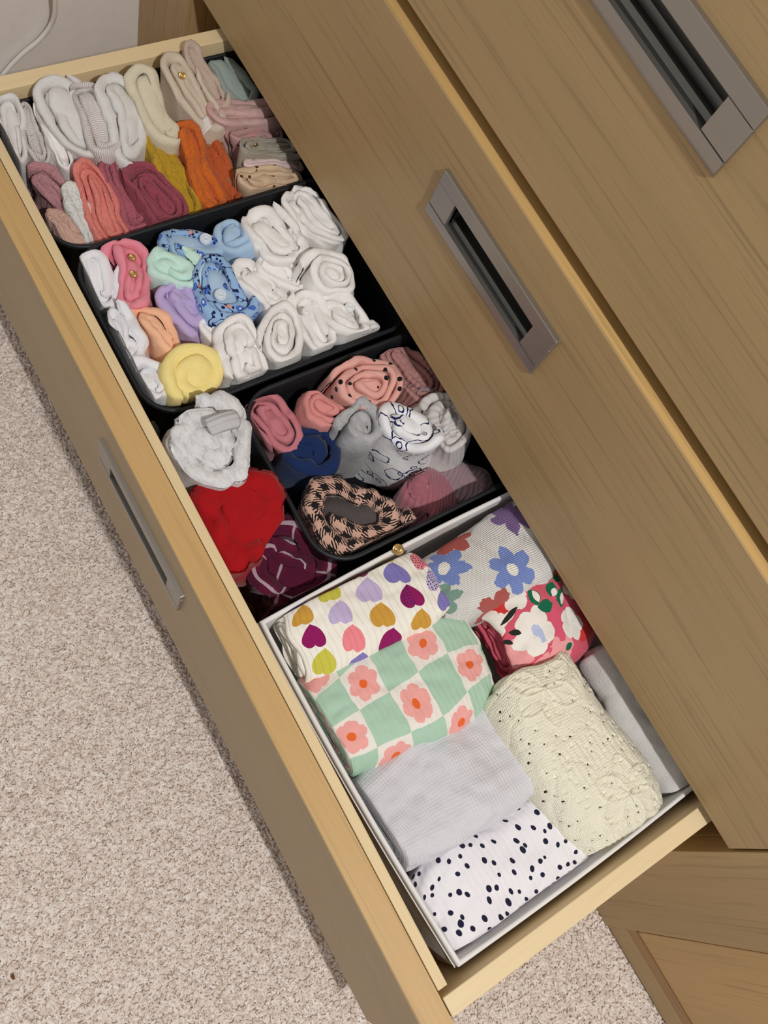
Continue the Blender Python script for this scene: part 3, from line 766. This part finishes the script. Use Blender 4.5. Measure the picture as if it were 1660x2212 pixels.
stand('rolled_leggings', (892, 914), (946, 938), .84, -.016, .0110, F_dood, 'white roll with navy line drawings', fold=.006, slump=.15)
stand('rolled_pinafore', (770, 1100), (874, 1122), .84, -.026, .0190, F_hound, 'large pink and black houndstooth roll', fold=.006, slump=.0, core=.62, crumple=.003, core_mat=F_lining, plug=2, start=-8.9)
stand('rolled_tights', (928, 1068), (986, 1084), .80, -.070, .0230, F_velr, 'rose velvet bundle beside the houndstooth roll', cat='tights', fold=.006, dome=.012, H=.09, core=.3)
stand('rolled_tights', (1014, 1044), (1068, 1064), .76, -.068, .0240, F_velg, 'grey mauve velvet bundle in the shadowed corner', cat='tights', fold=.006, dome=.012, H=.09, core=.3)

# ---- loose rolls between the near bin and the drawer front
BIN[:] = ['loose', 1.06, .0]
o = stand('rolled_sweatshirt', (447, 946), (520, 1010), .92, -.004, .0180, F_hood, 'pale grey marl sweatshirt roll pressed against the drawer front', crumple=.006, cwl=.085, fold=.009, slump=.05)
A, B = at_z(452, 922, .002), at_z(508, 906, .001)
tt = np.linspace(0, 1, 12)[:, None]; cu = MB(); PT = A+(B-A)*tt+np.array([0, 0, .003])*np.sin(tt*3.14); cu.tube(PT, .0085, 14)
cv = np.array(cu.V); cv[:, 2] = (cv[:, 2]-.002)*.6+.002
part('ribbed_cuff', cv, cu.F, F_cuff, o, np.stack([np.arange(len(cv)) % 14*.004, np.arange(len(cv))//14*.003], 1), True, label='ribbed cuff')
stand('rolled_jumper', (528, 1098), (602, 1168), .88, -.018, .0260, F_red, 'bright red jumper bundle', fine=.0010, crumple=.010, cwl=.13, fold=.010, dome=.008, slump=.05, core=.4)
stand('rolled_shirt', (610, 1218), (704, 1254), .84, -.050, .0200, F_plaid, 'burgundy plaid shirt roll', crumple=.009, cwl=.08, fold=.009, H=.11, core=.4)

# ------------------------------------------------------------------ folded bundles lying in the white box
def lie(name, p0, p1, z, a, b, tilt, t, mat, label, cat='baby clothing', seed=3, bulge=.35, fold=.004, fine=.0006, rows=44, twist=0.0, ds=.0022, post=None, inside='box', **kw):
    """flat roll on its side: p0, p1 = ends of its axis in the photo at height z; a, b half width and half height; tilt lifts its near edge"""
    A, B = at_z(*p0, z), at_z(*p1, z); ax = B-A; H = float(np.linalg.norm(ax)); ax /= H
    zz = np.array([0, 0, 1.0]); e1 = np.cross(ax, zz); e1 /= np.linalg.norm(e1)
    e1 = e1*math.cos(tilt)+zz*math.sin(tilt); e2 = np.cross(e1, ax); e2 *= np.sign(e2[2])
    X, F, uv = roll_mesh(a, b, t, H, seed, rows=rows, both=True, bulge=bulge, fold=fold, fine=fine, ds=ds, **kw)
    if post is not None:
        X, cut = post(X, H, a, b); outer = uv[:, 1] < uv[:, 1].min()+.33; cut &= outer
        F = F[~(cut[F].sum(1) >= 3)]
    Y = A+X[:, [0]]*e1+X[:, [1]]*e2-X[:, [2]]*ax
    Y[:, 2] = np.maximum(Y[:, 2], -.164)
    # flat print coordinates: u along the axis, v across the bundle
    if inside: Y = press(Y, inside)
    return part(name, Y, F, mat, None, uv, True, label, cat, GROUPS.get(name))

def flower(m, x, y, R, k=6, lobe=.28, ph=0.0, exp=.6):
    r = (x*x + y*y).op('SQRT'); an = y.op('ARCTAN2', x)
    return r/(((an*(k/2.0)+ph).cos().abs().pw(exp))*lobe+(1-lobe)), r
def P_hearts(m):
    u, v = m.uv(); pu, pv = .0295, .0215
    k = ((u-.0172)/pu + .5).floor(); vv = (v + .0095)/pv + (k-2.0)*(.006/pv); j = (vv+.5).floor()
    h2 = m.hashw(m.vec(k, j, 9.0)); rot = (h2-.5)*.5 - .25
    x = u-.0172-k*pu; y = (vv-j)*pv
    c, s_ = rot.cos(), rot.sin(); sz = .0090
    X = (x*c - y*s_)/sz; Y = (x*s_ + y*c)/sz + .12
    q = X*X + Y*Y - 1.0
    f = (q*q*q - X*X*Y*Y*Y).lt(0.0)
    P_, B_, L_, O_, K_, G_ = (146, 26, 96), (132, 124, 190), (196, 180, 216), (206, 156, 66), (240, 138, 146), (204, 198, 78)
    tab = [G_, K_, P_, B_, L_,  O_, P_, G_, P_, K_,  G_, L_, K_, B_, O_,  P_, L_, O_, P_, B_,  G_, B_, P_, O_, L_,  O_, K_, L_, B_, P_]
    ix = ((k+1.0)*5.0 + (j+1.0) + .5)/30.0
    col = m.ramp(ix, [(i/30, lin(t_)) for i, t_ in enumerate(tab)], 'CONSTANT')
    vo = m.voronoi(m.tc.outputs['UV'], 400, .4); dots = S(m.nt, vo.outputs['Distance']).lt(.26) * h2.gt(.72)*(x.lt(.001))
    col = m.mix(dots, col, lin((48, 34, 84)))
    return m.mix(f, lin((244, 239, 228)), col)
def P_daisy(m):
    u, v = m.uv(); pu, pv = .0315, .033
    v = v + u*.078 + .0073; a = (u-.0527)/pu; b_ = v/pv
    i, j = (a+.5).floor(), (b_+.5).floor(); ev = ((i+j)*.5 + 50.0).fract().lt(.25)
    x = (a-i)*pu; y = (b_-j)*pv
    rr, r = flower(m, x, y, 1, 6, .24, .3)
    n = m.noise(m.tc.outputs['UV'], 300, 1)
    bg = m.mix(ev, lin((174, 206, 184)), lin((236, 230, 222)))
    c = m.mix((rr + (n-.5)*.002).lt(.0142)*ev, bg, lin((240, 170, 164)))
    return m.mix(r.lt(.0038)*ev, c, lin((234, 108, 50)))
def P_bigflowers(m):
    u, v = m.uv(); c = m.col(lin((226, 224, 220)))
    n = m.noise(m.tc.outputs['UV'], 220, 2); nn = (n-.5)*.008
    for (cu, cv, R, k, colr, eye) in ((.022, -.024, .0215, 6, (126, 146, 208), 1), (.0707, .0063, .0215, 6, (126, 146, 208), 1), (.001, .006, .020, 7, (130, 164, 150), 0), (.046, .036, .020, 5, (184, 92, 84), 0), (.044, -.047, .018, 5, (184, 92, 84), 0), (.110, .040, .020, 5, (184, 92, 84), 0), (.1025, -.036, .020, 6, (134, 106, 156), 0)):
        x, y = u-cu, v-cv; rr, r = flower(m, x, y, 1, k, .42, cu*60, .8)
        c = m.mix((rr + nn).lt(R), c, lin(colr))
        if eye: c = m.mix((r + nn*.3).lt(R*.24), c, lin((240, 238, 226)))
    return c
def P_redfloral(m):
    u, v = m.uv(); n = m.noise(m.tc.outputs['UV'], 150, 2); nz = (n-.5)
    c = m.col(lin((214, 92, 112)))
    RD, LP, WH, BL, GR, DK = (214, 58, 58), (240, 164, 166), (240, 234, 226), (186, 196, 226), (26, 106, 74), (40, 44, 38)
    def blob(c, q, R, col, sy=1.0):
        x, y = u-q[0], (v-q[1])*sy; return m.mix(((x*x+y*y).op('SQRT') + nz*.010).lt(R), c, lin(col))
    for q, R, col in (((.054, -.034), .013, LP), ((.095, -.020), .015, LP), ((.0511, -.0164), .012, (222, 92, 120)), ((.1195, -.0055), .012, RD), ((.105, .010), .010, RD), ((.0927, .0217), .010, RD), ((.1227, -.0185), .011, (216, 76, 100)), ((.02, -.03), .012, RD), ((.14, .0), .014, LP), ((.075, -.045), .014, LP)): c = blob(c, q, R, col)
    def fl(c, q, R, k, col, ph):
        x, y = u-q[0], v-q[1]; rr, r = flower(m, x, y, 1, k, .25, ph); return m.mix((rr + nz*.004).lt(R), c, lin(col))
    for q, R, k, col, ph in (((.0752, -.0108), .0200, 5, WH, .3), ((.103, .0178), .0150, 5, WH, 1.1), ((.0746, .0205), .0105, 4, WH, .6), ((.1198, .0033), .0105, 6, BL, .2), ((.1285, -.010), .008, 5, WH, .2), ((.033, -.022), .013, 5, WH, .9), ((.015, .005), .012, 5, WH, .4)): c = fl(c, q, R, k, col, ph)
    c = blob(c, (.0725, -.0125), .0050, BL, .6); c = blob(c, (.121, .003), .0022, LP); c = blob(c, (.022, .022), .004, (222, 170, 50))
    def leaf(c, a, b, w, col):
        mx, my = (a[0]+b[0])/2, (a[1]+b[1])/2; dx, dy = b[0]-a[0], b[1]-a[1]; L = math.hypot(dx, dy)/2; dx /= 2*L; dy /= 2*L
        x, y = u-mx, v-my; p_ = (x*dx+y*dy)/L; q_ = (y*dx-x*dy)/w + nz*.5
        return m.mix((p_*p_ + q_.abs()).lt(1.0), c, lin(col))
    for a, b in (((.106, -.004), (.1115, -.020)), ((.0945, .0145), (.081, .0135))): c = leaf(c, (a[0]+.002, a[1]), b, .0042, WH)
    for a, b, w in (((.1044, -.0017), (.1074, -.0222), .0030), ((.0963, .0128), (.0769, .0150), .0028), ((.1091, .0112), (.1125, -.0101), .0030), ((.0997, -.0005), (.0943, -.0093), .0018), ((.0944, .0031), (.0859, -.0055), .0022), ((.1162, .0155), (.115, .0079), .0018), ((.112, .016), (.102, .002), .0014)): c = leaf(c, a, b, w, DK)
    for a, b, w in (((.062, .0033), (.045, -.0023), .0052), ((.0606, .0197), (.0608, .0036), .0054), ((.0339, .0161), (.045, .0041), .0058), ((.0291, .0074), (.0387, -.0071), .0050), ((.0523, .023), (.0346, .0183), .0042), ((.031, .0221), (.025, .0137), .0040), ((.0504, -.0373), (.0425, -.0332), .0030)): c = leaf(c, a, b, w, GR)
    for a, b, w in (((.0588, .0175), (.0590, .0058), .0028), ((.0355, .0100), (.0420, .0030), .0032), ((.0285, .0030), (.0365, -.0055), .0026), ((.0500, .0205), (.0380, .0170), .0020)): c = leaf(c, a, b, w, WH)
    return leaf(c, (.108, .009), (.1, -.006), .0012, RD)
def P_spots(m):
    uvw = m.tc.outputs['UV']
    vo = m.voronoi(m.scaled(uvw, (1, .82, 1)), 92, .85); d = S(m.nt, vo.outputs['Distance']); h = m.xyz(vo.outputs['Color'])[0]
    r = h*.07 + .145
    return m.mix(((r - d)/.03 + .5).op('MAXIMUM', 0.0).op('MINIMUM', 1.0), lin((237, 235, 240)), lin((34, 34, 58)))
F_heart = fabric('heart_print_rib', None, 'ribu', colour=P_hearts)
F_daisy = fabric('daisy_check_rib', None, 'ribf', colour=P_daisy)
F_bigf = fabric('blue_flower_rib', None, 'ribv', colour=P_bigflowers)
F_redf = fabric('red_floral_cotton', None, 'jersey', colour=P_redfloral)
F_spot = fabric('spotted_white_rib', None, 'ribf', colour=P_spots)
F_waff = fabric('pale_grey_waffle', (214, 214, 220), 'waffle')
F_knit = fabric('cream_lace_knit', (240, 235, 215), 'knit', var=.03)

lie('folded_leggings', (1240, 1290), (1060, 1390), -.050, .046, .030, -.12, .0075, F_redf, 'red white and green floral bundle half under the upper drawer', seed=31, fold=.005)
lie('folded_cardigan', (928, 1300), (1210, 1150), -.046, .044, .034, -.05, .010, F_bigf, 'white ribbed bundle with large blue flowers against the far wall of the box', seed=12, fold=.004)
hb = lie('folded_sleepsuit', (628, 1404), (922, 1257), -.046, .042, .034, .10, .0062, F_heart, 'white bundle with colourful heart print at the far end of the box', seed=41)
popper(hb, (860, 1187), -.022, M_gold, .0048, tilt=(.5, .0), label='gold snap')
lie('folded_sleepsuit', (672, 1586), (1024, 1409), -.052, .053, .032, .20, .0060, F_daisy, 'mint and white checked bundle with pink daisies', seed=55)
lie('folded_jumper', (792, 1800), (1104, 1593), -.054, .053, .030, .22, .0065, F_waff, 'plain pale grey waffle knit bundle', seed=23)
lie('folded_sleepsuit', (922, 2012), (1268, 1792), -.062, .058, .032, .12, .0058, F_spot, 'white bundle with navy spots at the near end of the box', seed=77, bulge=.5)
def lace(X, H, a, b):
    """raised leaf stars and eyelets of the lace pattern on the upper face; eyelets are cut through"""
    s, w = -X[:, 2], X[:, 0]; top = X[:, 1] > .35*b
    h = np.zeros(len(X)); zone = np.ones(len(X), bool); hole = np.zeros(len(X))
    def eye(cs, cw, r=.0016):
        nonlocal hole; hole = np.maximum(hole, np.exp(-(((s-cs)**2+(w-cw)**2)/r**2)))
    for cs, cw in ((.0195, .004), (.131, -.012)):
        ds, dw = s-cs, w-cw; r = np.hypot(ds, dw); an = np.arctan2(dw, ds)
        for k in range(6):
            t = an-k*math.pi/3-.25; along, off = r*np.cos(t), r*np.sin(t)
            ok = (along > 0) & (along < .034)
            wd = .0105*np.sin(np.clip(along/.034, 0, 1)*math.pi)**.8          # leaf outline and mid rib
            h += ok*(.0016*np.exp(-((np.abs(off)-wd)/.0012)**2)+.0007*np.exp(-(off/.0009)**2))
            zone &= ~(ok & (np.abs(off) < .0125))
            for q in (.011, .017, .023, .028):
                for sg in (-1, 1):
                    aa = k*math.pi/3+.25; wq = .0052*math.sin(q/.034*math.pi)*sg
                    if (k+int(q*1000)) % 2: eye(cs+q*math.cos(aa)-wq*math.sin(aa), cw+q*math.sin(aa)+wq*math.cos(aa), .0012)
    p = .050; q1, q2 = (s+w*1.2+.011)/p, (s-w*1.2+.004)/p
    g = .0068; ei, ej = s/g, w/g+.5*(np.floor(s/g) % 2); hx, hy = (ei-np.floor(ei)-.5)*g, (ej-np.floor(ej)-.5)*g
    band = np.minimum(np.abs(np.abs(q1-np.round(q1))-.2), np.abs(np.abs(q2-np.round(q2))-.2))
    sel = ((band < .045) | ((np.sin(np.floor(ei)*12.9898+np.floor(ej)*78.233)*43758.5453 % 1) < .04)) & zone
    hole = np.maximum(hole, sel*np.exp(-((hx**2+hy**2)/.0015**2)))
    h += .0005*np.sin(2*math.pi*w/.0055)*zone*(np.sin(2*math.pi*s/.07) > 0)
    X = X.copy(); X[top, 1] += (h-.0030*hole)[top]
    return X, top & (hole > .60)
lie('knitted_cardigan', (1122, 1454), (1340, 1810), -.046, .055, .040, .0, .0085, F_knit, 'cream lace knit cardigan bundle beside the spotted and waffle bundles', seed=91, rows=240, ds=.0012, post=lace, bulge=.30, fine=.0004)
lie('folded_blanket', (1296, 1396), (1462, 1700), -.052, .030, .026, -.1, .0075, fabric('white_brushed_blanket', (222, 220, 218), 'terry'), 'plain white folded cloth between the cream cardigan and the shadow', cat='blanket', seed=14, bulge=.25)

# ------------------------------------------------------------------ cable on the wall, crumb on the carpet
mc = Mat('white_cable_plastic', .35).base(lin((226, 224, 220)))
b = MB()
K = np.array([(-1.052, -.215, -.230), (-1.054, -.178, -.188), (-1.0545, -.158, -.165), (-1.0545, -.140, -.149), (-1.0540, -.123, -.138), (-1.0530, -.113, -.126), (-1.050, -.107, -.112), (-1.045, -.105, -.095), (-1.041, -.106, -.06), (-1.040, -.11, .02), (-1.045, -.12, .20)])
tt = np.linspace(0, len(K)-1, 70); K2 = np.stack([np.interp(tt, range(len(K)), K[:, i]) for i in range(3)], 1)
for _ in range(6): K2[1:-1] = (K2[:-2]+K2[1:-1]*2+K2[2:])/4
b.tube(K2, .0026, 10)
part('power_cable', b.V, b.F, mc.m, None, smooth=True, label='thin white cable hanging against the white wall', cat='cable')
bm = bmesh.new(); bmesh.ops.create_icosphere(bm, subdivisions=1, radius=.0028)
cr = np.random.RandomState(3); V = np.array([v.co[:] for v in bm.verts])*(.7+.6*cr.rand(len(bm.verts)))[:, None]*np.array([1, .7, .6]); F = [[v.index for v in f.verts] for f in bm.faces]; bm.free()
part('crumb', V+np.array([-.2063, -.555, -.3165]), F, Mat('brown_crumb', .8).base(lin((120, 72, 36))).m, None, label='tiny brown crumb on the beige carpet', cat='crumb')
